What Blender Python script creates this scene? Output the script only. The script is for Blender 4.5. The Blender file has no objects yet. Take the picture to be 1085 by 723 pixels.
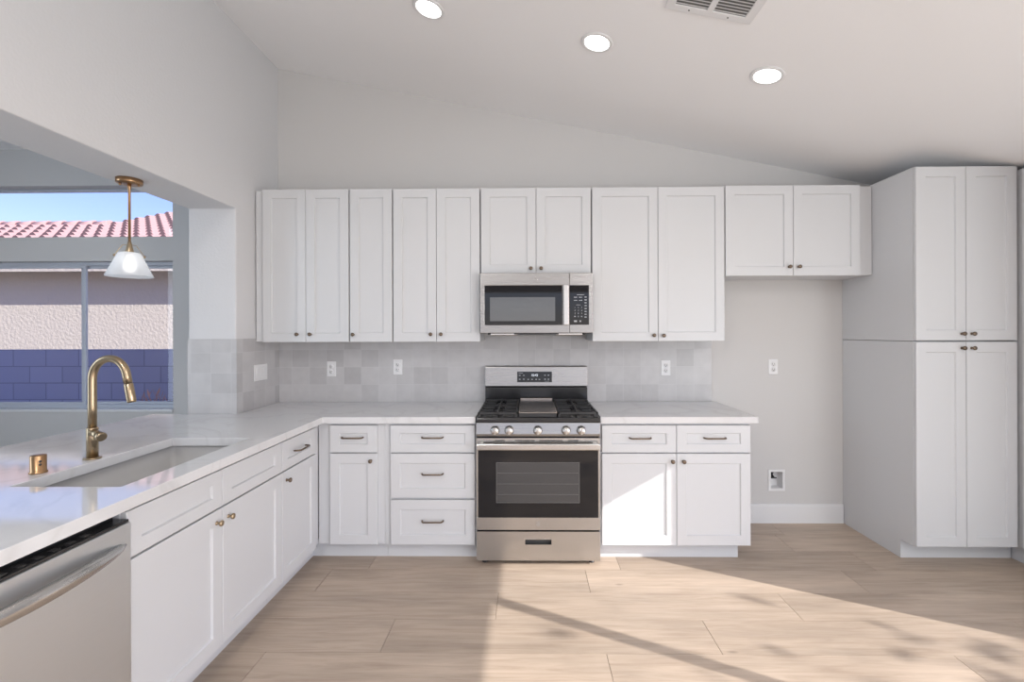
import bpy, bmesh, math, random
from mathutils import Vector, Matrix
C = bpy.context.scene.collection
SC = bpy.context.scene
PI = math.pi

# ------------------------------------------------------------------ camera
H_CAM = 1.4403
cam_d = bpy.data.cameras.new('camera'); cam = bpy.data.objects.new('camera', cam_d); C.objects.link(cam)
cam_d.sensor_fit = 'HORIZONTAL'; cam_d.sensor_width = 36.0
cam_d.lens = 498.8942 / 1085 * 36.0
cam_d.shift_x = (542.5 - 553.0721) / 1085
cam_d.shift_y = (352.206 - 361.5) / 1085
cam_d.clip_start = 0.02; cam_d.clip_end = 200
YAW, ROLL = 0.0125, -0.0029
cam.matrix_world = Matrix.Translation((0, 0, H_CAM)) @ Matrix.Rotation(YAW, 4, 'Z') @ Matrix.Rotation(PI / 2, 4, 'X') @ Matrix.Rotation(ROLL, 4, 'Z')
SC.camera = cam

# ------------------------------------------------------------------ world, sun, daylight, added fill, exposure
SUN_DIR = Vector((-1.0, 0.5, -0.558)).normalized()      # the way the light travels
SUN_STRENGTH = 5.6
SKY_STRENGTH = 0.155
FRONT_FILL_W = 17.0
ROOM_FILL_W = 22.0
REAR_FILL_W = 96.0
PATIO_SKY_W = 10.0
NOOK_FILL_W = 76.0
LAMP_STRENGTH = 9.0
EXPOSURE = 0.2
w = bpy.data.worlds.new('world'); SC.world = w; w.use_nodes = True
nt = w.node_tree; nt.nodes.clear()
sky = nt.nodes.new('ShaderNodeTexSky'); sky.sky_type = 'NISHITA'; sky.sun_disc = False
sky.sun_elevation = math.radians(26.5); sky.sun_rotation = math.radians(116.6)
sky.air_density = 1.0; sky.dust_density = 0.6; sky.ozone_density = 1.2
bg = nt.nodes.new('ShaderNodeBackground'); bg.inputs['Strength'].default_value = SKY_STRENGTH
wo = nt.nodes.new('ShaderNodeOutputWorld')
tint = nt.nodes.new('ShaderNodeMix'); tint.data_type = 'RGBA'; tint.blend_type = 'MULTIPLY'; tint.inputs['Factor'].default_value = 1.0
tint.inputs['B'].default_value = (0.92, 0.88, 1.28, 1)
nt.links.new(sky.outputs[0], tint.inputs['A']); nt.links.new(tint.outputs['Result'], bg.inputs['Color']); nt.links.new(bg.outputs[0], wo.inputs['Surface'])
sd = bpy.data.lights.new('sun', 'SUN'); sd.energy = SUN_STRENGTH; sd.angle = math.radians(0.35); sd.color = (1.0, 0.955, 0.90)
so = bpy.data.objects.new('sun', sd); C.objects.link(so)
so.rotation_euler = SUN_DIR.to_track_quat('-Z', 'Y').to_euler(); so.location = (6, -3, 6)


def area(name, loc, direction, sx, sy, power, color):
    d = bpy.data.lights.new(name, 'AREA'); d.shape = 'RECTANGLE'; d.size = sx; d.size_y = sy
    d.energy = power; d.color = color
    o = bpy.data.objects.new(name, d); C.objects.link(o)
    o.location = loc; o.rotation_euler = Vector(direction).to_track_quat('-Z', 'Z').to_euler()
    return o


for lx, ly in ((-1.0, -0.6), (1.6, -0.6), (-1.0, -2.3), (1.6, -2.3)):      # added fill lights, unseen, in the room behind the camera
    rl = area('room_fill', (lx, ly, 3.40 - 0.2047 * (lx + 1.9)), (0, 0, -1), 0.3, 0.3, ROOM_FILL_W, (1.0, 0.98, 0.96))
area('fill_front', (0.8, -3.18, 1.2), (0, 1, 0.22), 5.0, 2.2, FRONT_FILL_W, (0.92, 0.98, 1.0))  # added fill across the front opening, unseen behind the camera
area('fill_rear_right', (3.58, -1.85, 1.15), (-1, 0.3, 0.6), 1.8, 2.0, REAR_FILL_W, (0.93, 0.99, 1.0))  # added fill from the rear right opening; no door stands there
area('fill_nook_side', (-5.27, 0.9, 1.55), (1, 0.1, 0), 3.0, 1.9, NOOK_FILL_W, (0.72, 0.86, 1.0))  # added bluish fill against the nook's solid outer wall, no window
area('daylight_patio_glass', (3.58, 0.6, 1.15), (-1, 0, 0.50), 2.1, 2.0, PATIO_SKY_W, (0.95, 1.0, 1.0))
vs = SC.view_settings
vs.view_transform = 'Standard'; vs.look = 'None'; vs.exposure = EXPOSURE; vs.gamma = 1.0
try:
    vs.use_curve_mapping = False
except Exception:
    pass


# ------------------------------------------------------------------ material helpers
def new_mat(name):
    m = bpy.data.materials.new(name); m.use_nodes = True
    return m, m.node_tree, m.node_tree.nodes['Principled BSDF']


def N(nt, t, **kw):
    n = nt.nodes.new(t)
    for k, v in kw.items():
        setattr(n, k, v)
    return n


def mat(name, col, rough=0.5, metal=0.0, spec=0.5, bump=None, coat=0.0):
    """bump: (scale, strength, distance)"""
    m, nt, p = new_mat(name)
    p.inputs['Base Color'].default_value = (*col, 1); p.inputs['Roughness'].default_value = rough
    p.inputs['Metallic'].default_value = metal; p.inputs['Specular IOR Level'].default_value = spec
    p.inputs['Coat Weight'].default_value = coat
    if bump:
        g = N(nt, 'ShaderNodeNewGeometry')
        no = N(nt, 'ShaderNodeTexNoise'); no.inputs['Scale'].default_value = bump[0]; no.inputs['Detail'].default_value = 3
        bu = N(nt, 'ShaderNodeBump'); bu.inputs['Strength'].default_value = bump[1]; bu.inputs['Distance'].default_value = bump[2]
        nt.links.new(g.outputs['Position'], no.inputs['Vector']); nt.links.new(no.outputs[0], bu.inputs['Height'])
        nt.links.new(bu.outputs[0], p.inputs['Normal'])
    return m


def brushed(name, col, rough, axis_scale):
    """metal brushed along one axis: fine noise squeezed across it"""
    m, nt, p = new_mat(name)
    p.inputs['Metallic'].default_value = 1.0
    g = N(nt, 'ShaderNodeTexCoord'); mp = N(nt, 'ShaderNodeMapping'); mp.inputs['Scale'].default_value = axis_scale
    no = N(nt, 'ShaderNodeTexNoise'); no.inputs['Scale'].default_value = 1.0; no.inputs['Detail'].default_value = 2
    nt.links.new(g.outputs['Object'], mp.inputs['Vector']); nt.links.new(mp.outputs[0], no.inputs['Vector'])
    mr = N(nt, 'ShaderNodeMapRange'); mr.inputs['To Min'].default_value = rough - 0.03; mr.inputs['To Max'].default_value = rough + 0.03
    nt.links.new(no.outputs[0], mr.inputs['Value']); nt.links.new(mr.outputs[0], p.inputs['Roughness'])
    mx = N(nt, 'ShaderNodeMix'); mx.data_type = 'RGBA'
    mx.inputs['A'].default_value = (*[c * 0.98 for c in col], 1); mx.inputs['B'].default_value = (*[min(1, c * 1.02) for c in col], 1)
    nt.links.new(no.outputs[0], mx.inputs['Factor']); nt.links.new(mx.outputs['Result'], p.inputs['Base Color'])
    return m


def glass_mat(name, tint=(1, 1, 1), gloss=0.08, rough=0.0):
    """thin pane: clear, with a fresnel reflection; lets sunlight through"""
    m = bpy.data.materials.new(name); m.use_nodes = True; nt = m.node_tree; nt.nodes.clear()
    t = N(nt, 'ShaderNodeBsdfTransparent'); t.inputs[0].default_value = (*tint, 1)
    gl = N(nt, 'ShaderNodeBsdfGlossy'); gl.inputs['Roughness'].default_value = rough
    fr = N(nt, 'ShaderNodeFresnel'); fr.inputs['IOR'].default_value = 1.45
    mx = N(nt, 'ShaderNodeMixShader'); out = N(nt, 'ShaderNodeOutputMaterial')
    ge = N(nt, 'ShaderNodeNewGeometry'); iv = N(nt, 'ShaderNodeMath', operation='SUBTRACT'); iv.inputs[0].default_value = 1.0
    fm = N(nt, 'ShaderNodeMath', operation='MULTIPLY'); nt.links.new(ge.outputs['Backfacing'], iv.inputs[1])
    nt.links.new(fr.outputs[0], fm.inputs[0]); nt.links.new(iv.outputs[0], fm.inputs[1])
    nt.links.new(fm.outputs[0], mx.inputs[0]); nt.links.new(t.outputs[0], mx.inputs[1]); nt.links.new(gl.outputs[0], mx.inputs[2])
    nt.links.new(mx.outputs[0], out.inputs['Surface'])
    return m


def emit_mat(name, col, strength):
    m = bpy.data.materials.new(name); m.use_nodes = True; nt = m.node_tree; nt.nodes.clear()
    e = N(nt, 'ShaderNodeEmission'); e.inputs[0].default_value = (*col, 1); e.inputs[1].default_value = strength
    out = N(nt, 'ShaderNodeOutputMaterial'); nt.links.new(e.outputs[0], out.inputs['Surface'])
    return m


def tile_mat():
    """square handmade tiles of slightly differing greys, pale joints; laid out from world position"""
    m, nt, p = new_mat('handmade_tile')
    g = N(nt, 'ShaderNodeNewGeometry'); sp = N(nt, 'ShaderNodeSeparateXYZ'); nt.links.new(g.outputs['Position'], sp.inputs[0])
    sn = N(nt, 'ShaderNodeSeparateXYZ'); nt.links.new(g.outputs['Normal'], sn.inputs[0])
    ab = N(nt, 'ShaderNodeMath', operation='ABSOLUTE'); nt.links.new(sn.outputs['X'], ab.inputs[0])
    gt = N(nt, 'ShaderNodeMath', operation='GREATER_THAN'); nt.links.new(ab.outputs[0], gt.inputs[0]); gt.inputs[1].default_value = 0.5
    mu = N(nt, 'ShaderNodeMix'); mu.data_type = 'FLOAT'
    nt.links.new(gt.outputs[0], mu.inputs['Factor']); nt.links.new(sp.outputs['X'], mu.inputs['A']); nt.links.new(sp.outputs['Y'], mu.inputs['B'])

    def axis(sock, off):
        a = N(nt, 'ShaderNodeMath', operation='SUBTRACT'); nt.links.new(sock, a.inputs[0]); a.inputs[1].default_value = off
        d = N(nt, 'ShaderNodeMath', operation='DIVIDE'); nt.links.new(a.outputs[0], d.inputs[0]); d.inputs[1].default_value = 0.1325
        f = N(nt, 'ShaderNodeMath', operation='FLOOR'); nt.links.new(d.outputs[0], f.inputs[0])
        r = N(nt, 'ShaderNodeMath', operation='SUBTRACT'); nt.links.new(d.outputs[0], r.inputs[0]); nt.links.new(f.outputs[0], r.inputs[1])
        c = N(nt, 'ShaderNodeMath', operation='SUBTRACT'); nt.links.new(r.outputs[0], c.inputs[0]); c.inputs[1].default_value = 0.5
        e = N(nt, 'ShaderNodeMath', operation='ABSOLUTE'); nt.links.new(c.outputs[0], e.inputs[0])
        return f.outputs[0], e.outputs[0]
    fu, eu = axis(mu.outputs['Result'], 1.383); fv, ev = axis(sp.outputs['Z'], 0.914)
    cb = N(nt, 'ShaderNodeCombineXYZ'); nt.links.new(fu, cb.inputs[0]); nt.links.new(fv, cb.inputs[1]); nt.links.new(gt.outputs[0], cb.inputs[2])
    wn = N(nt, 'ShaderNodeTexWhiteNoise'); wn.noise_dimensions = '3D'; nt.links.new(cb.outputs[0], wn.inputs['Vector'])
    cr = N(nt, 'ShaderNodeValToRGB')
    cr.color_ramp.elements[0].color = (0.455, 0.447, 0.455, 1); cr.color_ramp.elements[1].color = (0.545, 0.537, 0.545, 1)
    cr.color_ramp.elements[0].position = 0.0; e = cr.color_ramp.elements.new(0.35); e.color = (0.51, 0.502, 0.51, 1)
    nt.links.new(wn.outputs['Value'], cr.inputs[0])
    no = N(nt, 'ShaderNodeTexNoise'); no.inputs['Scale'].default_value = 14; no.inputs['Detail'].default_value = 4; nt.links.new(g.outputs['Position'], no.inputs['Vector'])
    mx = N(nt, 'ShaderNodeMix'); mx.data_type = 'RGBA'; mx.blend_type = 'OVERLAY'; mx.inputs['Factor'].default_value = 0.12
    nt.links.new(cr.outputs[0], mx.inputs['A']); nt.links.new(no.outputs[0], mx.inputs['B'])
    mxm = N(nt, 'ShaderNodeMath', operation='MAXIMUM'); nt.links.new(eu, mxm.inputs[0]); nt.links.new(ev, mxm.inputs[1])
    jt = N(nt, 'ShaderNodeMath', operation='GREATER_THAN'); nt.links.new(mxm.outputs[0], jt.inputs[0]); jt.inputs[1].default_value = 0.489
    m2 = N(nt, 'ShaderNodeMix'); m2.data_type = 'RGBA'; nt.links.new(jt.outputs[0], m2.inputs['Factor'])
    nt.links.new(mx.outputs['Result'], m2.inputs['A']); m2.inputs['B'].default_value = (0.56, 0.555, 0.565, 1)
    nt.links.new(m2.outputs['Result'], p.inputs['Base Color'])
    p.inputs['Roughness'].default_value = 0.32
    bu = N(nt, 'ShaderNodeBump'); bu.inputs['Strength'].default_value = 0.25; bu.inputs['Distance'].default_value = 0.004
    n2 = N(nt, 'ShaderNodeTexNoise'); n2.inputs['Scale'].default_value = 9; nt.links.new(g.outputs['Position'], n2.inputs['Vector'])
    sb = N(nt, 'ShaderNodeMath', operation='SUBTRACT'); nt.links.new(n2.outputs[0], sb.inputs[0]); nt.links.new(jt.outputs[0], sb.inputs[1])
    nt.links.new(sb.outputs[0], bu.inputs['Height']); nt.links.new(bu.outputs[0], p.inputs['Normal'])
    return m


def wood_mat():
    m, nt, p = new_mat('oak_plank')
    uv = N(nt, 'ShaderNodeUVMap'); uv.uv_map = 'UVMap'
    at = N(nt, 'ShaderNodeAttribute'); at.attribute_name = 'tone'
    mp = N(nt, 'ShaderNodeMapping'); mp.inputs['Scale'].default_value = (1.3, 16, 1); nt.links.new(uv.outputs[0], mp.inputs['Vector'])
    n1 = N(nt, 'ShaderNodeTexNoise'); n1.inputs['Scale'].default_value = 2.2; n1.inputs['Detail'].default_value = 8; n1.inputs['Roughness'].default_value = 0.62
    n1.inputs['Distortion'].default_value = 0.8; nt.links.new(mp.outputs[0], n1.inputs['Vector'])
    mp2 = N(nt, 'ShaderNodeMapping'); mp2.inputs['Scale'].default_value = (0.9, 3.5, 1); nt.links.new(uv.outputs[0], mp2.inputs['Vector'])
    n2 = N(nt, 'ShaderNodeTexNoise'); n2.inputs['Scale'].default_value = 1.7; n2.inputs['Detail'].default_value = 3; nt.links.new(mp2.outputs[0], n2.inputs['Vector'])
    cr = N(nt, 'ShaderNodeValToRGB'); e = cr.color_ramp.elements
    e[0].position = 0.25; e[0].color = (0.385, 0.298, 0.232, 1); e[1].position = 0.75; e[1].color = (0.55, 0.45, 0.365, 1)
    k = e.new(0.5); k.color = (0.48, 0.385, 0.307, 1)
    nt.links.new(n1.outputs[0], cr.inputs[0])
    mr = N(nt, 'ShaderNodeMapRange'); mr.inputs['From Min'].default_value = 0.3; mr.inputs['From Max'].default_value = 0.7
    mr.inputs['To Min'].default_value = 0.84; mr.inputs['To Max'].default_value = 1.12; nt.links.new(n2.outputs[0], mr.inputs['Value'])
    mt = N(nt, 'ShaderNodeMath', operation='MULTIPLY'); nt.links.new(mr.outputs[0], mt.inputs[0]); nt.links.new(at.outputs['Fac'], mt.inputs[1])
    # knots: sparse dark ovals
    mp3 = N(nt, 'ShaderNodeMapping'); mp3.inputs['Scale'].default_value = (1.0, 2.6, 1); nt.links.new(uv.outputs[0], mp3.inputs['Vector'])
    vo = N(nt, 'ShaderNodeTexVoronoi'); vo.inputs['Scale'].default_value = 1.7; nt.links.new(mp3.outputs[0], vo.inputs['Vector'])
    kr = N(nt, 'ShaderNodeMapRange'); kr.inputs['From Min'].default_value = 0.0; kr.inputs['From Max'].default_value = 0.055
    kr.inputs['To Min'].default_value = 0.55; kr.inputs['To Max'].default_value = 1.0; nt.links.new(vo.outputs['Distance'], kr.inputs['Value'])
    mk = N(nt, 'ShaderNodeMath', operation='MULTIPLY'); nt.links.new(mt.outputs[0], mk.inputs[0]); nt.links.new(kr.outputs[0], mk.inputs[1])
    vm = N(nt, 'ShaderNodeVectorMath', operation='SCALE'); nt.links.new(cr.outputs[0], vm.inputs[0]); nt.links.new(mk.outputs[0], vm.inputs['Scale'])
    nt.links.new(vm.outputs[0], p.inputs['Base Color'])
    p.inputs['Roughness'].default_value = 0.42; p.inputs['Specular IOR Level'].default_value = 0.35
    bu = N(nt, 'ShaderNodeBump'); bu.inputs['Strength'].default_value = 0.12; bu.inputs['Distance'].default_value = 0.002
    nt.links.new(n1.outputs[0], bu.inputs['Height']); nt.links.new(bu.outputs[0], p.inputs['Normal'])
    return m


def quartz_mat():
    m, nt, p = new_mat('white_quartz')
    g = N(nt, 'ShaderNodeNewGeometry')
    n1 = N(nt, 'ShaderNodeTexNoise'); n1.inputs['Scale'].default_value = 1.4; n1.inputs['Detail'].default_value = 6; n1.inputs['Distortion'].default_value = 1.6
    nt.links.new(g.outputs['Position'], n1.inputs['Vector'])
    s = N(nt, 'ShaderNodeMath', operation='SUBTRACT'); nt.links.new(n1.outputs[0], s.inputs[0]); s.inputs[1].default_value = 0.5
    a = N(nt, 'ShaderNodeMath', operation='ABSOLUTE'); nt.links.new(s.outputs[0], a.inputs[0])
    cr = N(nt, 'ShaderNodeValToRGB'); e = cr.color_ramp.elements
    e[0].position = 0.0; e[0].color = (0.64, 0.64, 0.645, 1); e[1].position = 0.03; e[1].color = (0.69, 0.69, 0.70, 1)
    nt.links.new(a.outputs[0], cr.inputs[0]); nt.links.new(cr.outputs[0], p.inputs['Base Color'])
    p.inputs['Roughness'].default_value = 0.06; p.inputs['Specular IOR Level'].default_value = 0.85
    return m


def block_mat():
    m, nt, p = new_mat('concrete_block')
    g = N(nt, 'ShaderNodeNewGeometry'); sp = N(nt, 'ShaderNodeSeparateXYZ'); nt.links.new(g.outputs['Position'], sp.inputs[0])
    ad = N(nt, 'ShaderNodeMath', operation='SUBTRACT'); nt.links.new(sp.outputs['Z'], ad.inputs[0]); ad.inputs[1].default_value = 1.24
    sx_ = N(nt, 'ShaderNodeMath', operation='SUBTRACT'); nt.links.new(sp.outputs['X'], sx_.inputs[0]); sx_.inputs[1].default_value = 0.18
    cb = N(nt, 'ShaderNodeCombineXYZ'); nt.links.new(sx_.outputs[0], cb.inputs[0]); nt.links.new(ad.outputs[0], cb.inputs[1])
    br = N(nt, 'ShaderNodeTexBrick'); br.inputs['Scale'].default_value = 1.0
    br.inputs['Brick Width'].default_value = 0.406; br.inputs['Row Height'].default_value = 0.203; br.inputs['Mortar Size'].default_value = 0.006
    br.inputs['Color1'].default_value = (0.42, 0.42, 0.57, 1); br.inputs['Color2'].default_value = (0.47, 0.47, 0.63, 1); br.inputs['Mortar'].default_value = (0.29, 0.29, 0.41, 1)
    nt.links.new(cb.outputs[0], br.inputs['Vector']); nt.links.new(br.outputs['Color'], p.inputs['Base Color'])
    p.inputs['Roughness'].default_value = 0.9
    bu = N(nt, 'ShaderNodeBump'); bu.inputs['Strength'].default_value = 0.5; bu.inputs['Distance'].default_value = 0.01; bu.invert = True
    nt.links.new(br.outputs['Fac'], bu.inputs['Height']); nt.links.new(bu.outputs[0], p.inputs['Normal'])
    return m


M_WALL = mat('wall_paint', (0.63, 0.62, 0.615), 0.85, bump=(120, 0.12, 0.002))
M_CEIL = mat('ceiling_paint', (0.89, 0.89, 0.90), 0.9, bump=(90, 0.15, 0.003))
M_KNOCK = mat('textured_wall_paint', (0.66, 0.66, 0.675), 0.8, bump=(70, 0.35, 0.004))
M_TRIM = mat('trim_paint', (0.76, 0.76, 0.77), 0.45)
M_CAB = mat('cabinet_white_paint', (0.635, 0.643, 0.66), 0.38)
M_CABIN = mat('cabinet_shadow_gap', (0.12, 0.12, 0.13), 0.8)
M_FLOOR = wood_mat()
M_SEAM = mat('plank_seam', (0.16, 0.12, 0.09), 0.9)
M_QUARTZ = quartz_mat()
M_TILE = tile_mat()
M_STEEL = brushed('brushed_stainless', (0.56, 0.552, 0.54), 0.25, (3, 3, 260))
M_STEELV = brushed('brushed_stainless_plain', (0.60, 0.59, 0.575), 0.26, (40, 40, 40))
M_STEELDIM = brushed('brushed_stainless_dimmed', (0.37, 0.358, 0.35), 0.28, (3, 3, 260))  # same stainless, darkened in colour to hold back its bright reflections
M_STEELDW = brushed('brushed_stainless_satin', (0.73, 0.76, 0.79), 0.42, (3, 3, 260))
M_BLACKGL = mat('black_glass', (0.012, 0.012, 0.014), 0.03, spec=0.4)
M_BLACK = mat('black_enamel', (0.018, 0.018, 0.02), 0.18, spec=0.6)
M_IRON = mat('cast_iron', (0.03, 0.03, 0.032), 0.5)
M_DARKPL = mat('dark_plastic', (0.022, 0.022, 0.026), 0.35)
M_BRASS = mat('champagne_brass', (0.42, 0.325, 0.215), 0.28, 1.0)
M_COPPER = mat('copper_brass', (0.43, 0.265, 0.145), 0.3, 1.0)
M_BRONZE = mat('dark_bronze', (0.19, 0.145, 0.11), 0.35, 1.0)
M_PLATE = mat('white_plastic', (0.78, 0.78, 0.79), 0.35)
M_SLOT = mat('slot_dark', (0.05, 0.05, 0.05), 0.6)
M_SINK = mat('sink_grey', (0.53, 0.525, 0.525), 0.35)
M_GLASS = glass_mat('window_glass')
M_WFRAME = mat('window_frame_vinyl', (0.52, 0.55, 0.62), 0.4)
M_FROST = None
M_LED = emit_mat('led_diffuser', (1.0, 0.97, 0.93), LAMP_STRENGTH)
M_BULB = emit_mat('bulb_glow', (1.0, 0.96, 0.9), 4.0)
M_DIGIT = emit_mat('display_digits', (0.85, 0.9, 1.0), 1.2)
M_LEGEND = mat('panel_legend', (0.42, 0.43, 0.46), 0.5)
M_STUCCO = mat('stucco', (0.60, 0.54, 0.475), 0.95, bump=(18, 0.6, 0.03))
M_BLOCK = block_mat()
M_ROOF = mat('clay_roof_tile', (0.54, 0.345, 0.335), 0.85, bump=(20, 0.3, 0.01))
M_TILESHADE = mat('painted_tile_end_shade', (0.16, 0.10, 0.11), 0.9)  # dark colour standing in for shade inside the tile ends
M_GROUND = mat('desert_gravel', (0.42, 0.37, 0.31), 0.95, bump=(40, 0.6, 0.02))
M_OVENIN = mat('oven_interior', (0.06, 0.06, 0.062), 0.25, spec=0.6)
M_MWGLASS = mat('microwave_window_screen', (0.13, 0.135, 0.14), 0.12, spec=0.6)
M_GRIDDLE = mat('griddle_plate', (0.40, 0.36, 0.33), 0.22, 1.0)
M_LEAF = mat('leaf_green', (0.10, 0.14, 0.05), 0.7)
M_PINKLEAF = mat('dry_pink_leaf', (0.62, 0.36, 0.30), 0.7)
M_BARK = mat('bark', (0.16, 0.11, 0.07), 0.9)


# ------------------------------------------------------------------ mesh helpers
def B():
    return bmesh.new()


def box(bm, x0, x1, y0, y1, z0, z1, bev=0.0, mi=0):
    vs_ = [bm.verts.new(p) for p in ((x0, y0, z0), (x1, y0, z0), (x1, y1, z0), (x0, y1, z0), (x0, y0, z1), (x1, y0, z1), (x1, y1, z1), (x0, y1, z1))]
    fs = [bm.faces.new([vs_[i] for i in q]) for q in ((3, 2, 1, 0), (4, 5, 6, 7), (0, 1, 5, 4), (1, 2, 6, 5), (2, 3, 7, 6), (3, 0, 4, 7))]
    for f in fs:
        f.material_index = mi
    if bev > 0:
        ed = list({e for f in fs for e in f.edges})
        r = bmesh.ops.bevel(bm, geom=ed, offset=bev, offset_type='OFFSET', segments=2, profile=0.5, affect='EDGES', clamp_overlap=True)
        for f in r['faces']:
            f.material_index = mi
    return bm


def lathe(bm, prof, seg=24, mtx=None, mi=0, smooth=True):
    """prof: (r, z) from bottom to top about z; closed where r is 0"""
    mtx = mtx or Matrix()
    rings = []
    for r, z in prof:
        if r < 1e-6:
            rings.append([bm.verts.new(mtx @ Vector((0, 0, z)))])
        else:
            rings.append([bm.verts.new(mtx @ Vector((r * math.cos(2 * PI * i / seg), r * math.sin(2 * PI * i / seg), z))) for i in range(seg)])
    for a, b in zip(rings, rings[1:]):
        for i in range(seg):
            j = (i + 1) % seg
            if len(a) == 1 and len(b) == 1:
                continue
            if len(a) == 1:
                f = bm.faces.new((a[0], b[j], b[i]))
            elif len(b) == 1:
                f = bm.faces.new((a[i], a[j], b[0]))
            else:
                f = bm.faces.new((a[i], a[j], b[j], b[i]))
            f.smooth = smooth; f.material_index = mi
    return bm


def tube(bm, pts, r, seg=12, mi=0, caps=True, sx=1.0):
    """sweep a round section (radius r or a list) along pts"""
    pts = [Vector(p) for p in pts]; n = len(pts)
    rad = r if isinstance(r, (list, tuple)) else [r] * n
    tang = [((pts[min(i + 1, n - 1)] - pts[max(i - 1, 0)]).normalized()) for i in range(n)]
    up = Vector((0, 0, 1)) if abs(tang[0].z) < 0.9 else Vector((0, 1, 0))
    u = tang[0].cross(up).normalized(); rings = []
    for i in range(n):
        u = (u - tang[i] * u.dot(tang[i])).normalized(); v = tang[i].cross(u)
        rings.append([bm.verts.new(pts[i] + (u * math.cos(2 * PI * k / seg) * sx + v * math.sin(2 * PI * k / seg)) * rad[i]) for k in range(seg)])
    for a, b in zip(rings, rings[1:]):
        for k in range(seg):
            f = bm.faces.new((a[k], a[(k + 1) % seg], b[(k + 1) % seg], b[k])); f.smooth = True; f.material_index = mi
    if caps:
        bm.faces.new(rings[0][::-1]).material_index = mi; bm.faces.new(rings[-1]).material_index = mi
    return bm


def profile(bm, pts, x0, x1, mi=0):
    """extrude a (y, z) outline along x"""
    a = [bm.verts.new((x0, y, z)) for y, z in pts]; b = [bm.verts.new((x1, y, z)) for y, z in pts]
    n = len(pts)
    fs = [bm.faces.new(a), bm.faces.new(b[::-1])]
    for i in range(n):
        fs.append(bm.faces.new((a[i], b[i], b[(i + 1) % n], a[(i + 1) % n])))
    for f in fs:
        f.material_index = mi
    return bm


def grid_slab(bm, xs, ys, present, z0, z1):
    vt = {}; 

    def v(i, j, z):
        k = (i, j, z)
        if k not in vt:
            vt[k] = bm.verts.new((xs[i], ys[j], z))
        return vt[k]
    nx, ny = len(xs) - 1, len(ys) - 1
    on = lambda i, j: 0 <= i < nx and 0 <= j < ny and present(0.5 * (xs[i] + xs[i + 1]), 0.5 * (ys[j] + ys[j + 1]))
    for i in range(nx):
        for j in range(ny):
            if not on(i, j):
                continue
            bm.faces.new((v(i, j, z1), v(i + 1, j, z1), v(i + 1, j + 1, z1), v(i, j + 1, z1)))
            bm.faces.new((v(i, j + 1, z0), v(i + 1, j + 1, z0), v(i + 1, j, z0), v(i, j, z0)))
            for (di, dj, a, b) in ((-1, 0, (i, j + 1), (i, j)), (1, 0, (i + 1, j), (i + 1, j + 1)), (0, -1, (i, j), (i + 1, j)), (0, 1, (i + 1, j + 1), (i, j + 1))):
                if not on(i + di, j + dj):
                    bm.faces.new((v(*a, z0), v(*b, z0), v(*b, z1), v(*a, z1)))
    return bm


def obj(name, bm, mats, parent=None, loc=(0, 0, 0), rot=(0, 0, 0), bevel=0.0, smooth_all=False, recalc=True):
    if recalc:
        bmesh.ops.recalc_face_normals(bm, faces=bm.faces)
    me = bpy.data.meshes.new(name); bm.to_mesh(me); bm.free()
    for m in (mats if isinstance(mats, (list, tuple)) else [mats]):
        me.materials.append(m)
    if smooth_all:
        for p in me.polygons:
            p.use_smooth = True
    o = bpy.data.objects.new(name, me); C.objects.link(o)
    o.location = loc; o.rotation_euler = rot
    if parent:
        o.parent = parent
    if bevel > 0:
        md = o.modifiers.new('bevel', 'BEVEL'); md.width = bevel; md.segments = 2; md.limit_method = 'ANGLE'; md.angle_limit = math.radians(40)
    return o


def tag(o, label, cat, group=None, kind=None):
    o['label'] = label; o['category'] = cat
    if group:
        o['group'] = group
    if kind:
        o['kind'] = kind
    return o


def thing(name, label, cat, loc=(0, 0, 0), rot=(0, 0, 0), group=None):
    o = bpy.data.objects.new(name, None); C.objects.link(o); o.empty_display_size = 0.05
    o.location = loc; o.rotation_euler = rot
    return tag(o, label, cat, group)


def struct(name, bm, m, parent=None, label=None, cat=None, **kw):
    o = obj(name, bm, m, parent, **kw)
    if parent is None:
        o['kind'] = 'structure'
        if label:
            tag(o, label, cat)
    return o


def struct_root(name, label, cat, loc=(0, 0, 0)):
    o = bpy.data.objects.new(name, None); C.objects.link(o); o.location = loc; o.empty_display_size = 0.05
    o['kind'] = 'structure'
    return tag(o, label, cat)


# ------------------------------------------------------------------ dimensions
D = 3.572                 # back wall
XW, XB = -1.903, -2.2154  # inner and outer face of the left wall
YC = 3.046                # jamb of the pass-through
ZBEAM = 2.2537
YN = 3.93                 # window wall of the nook
XR_WALL = 3.60
YF = -3.20                # front wall, behind the camera
SLOPE = 0.2047
XFLAT = 3.07


def zceil(x):
    return 3.458 - SLOPE * (min(x, XFLAT) + 1.9)


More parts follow.
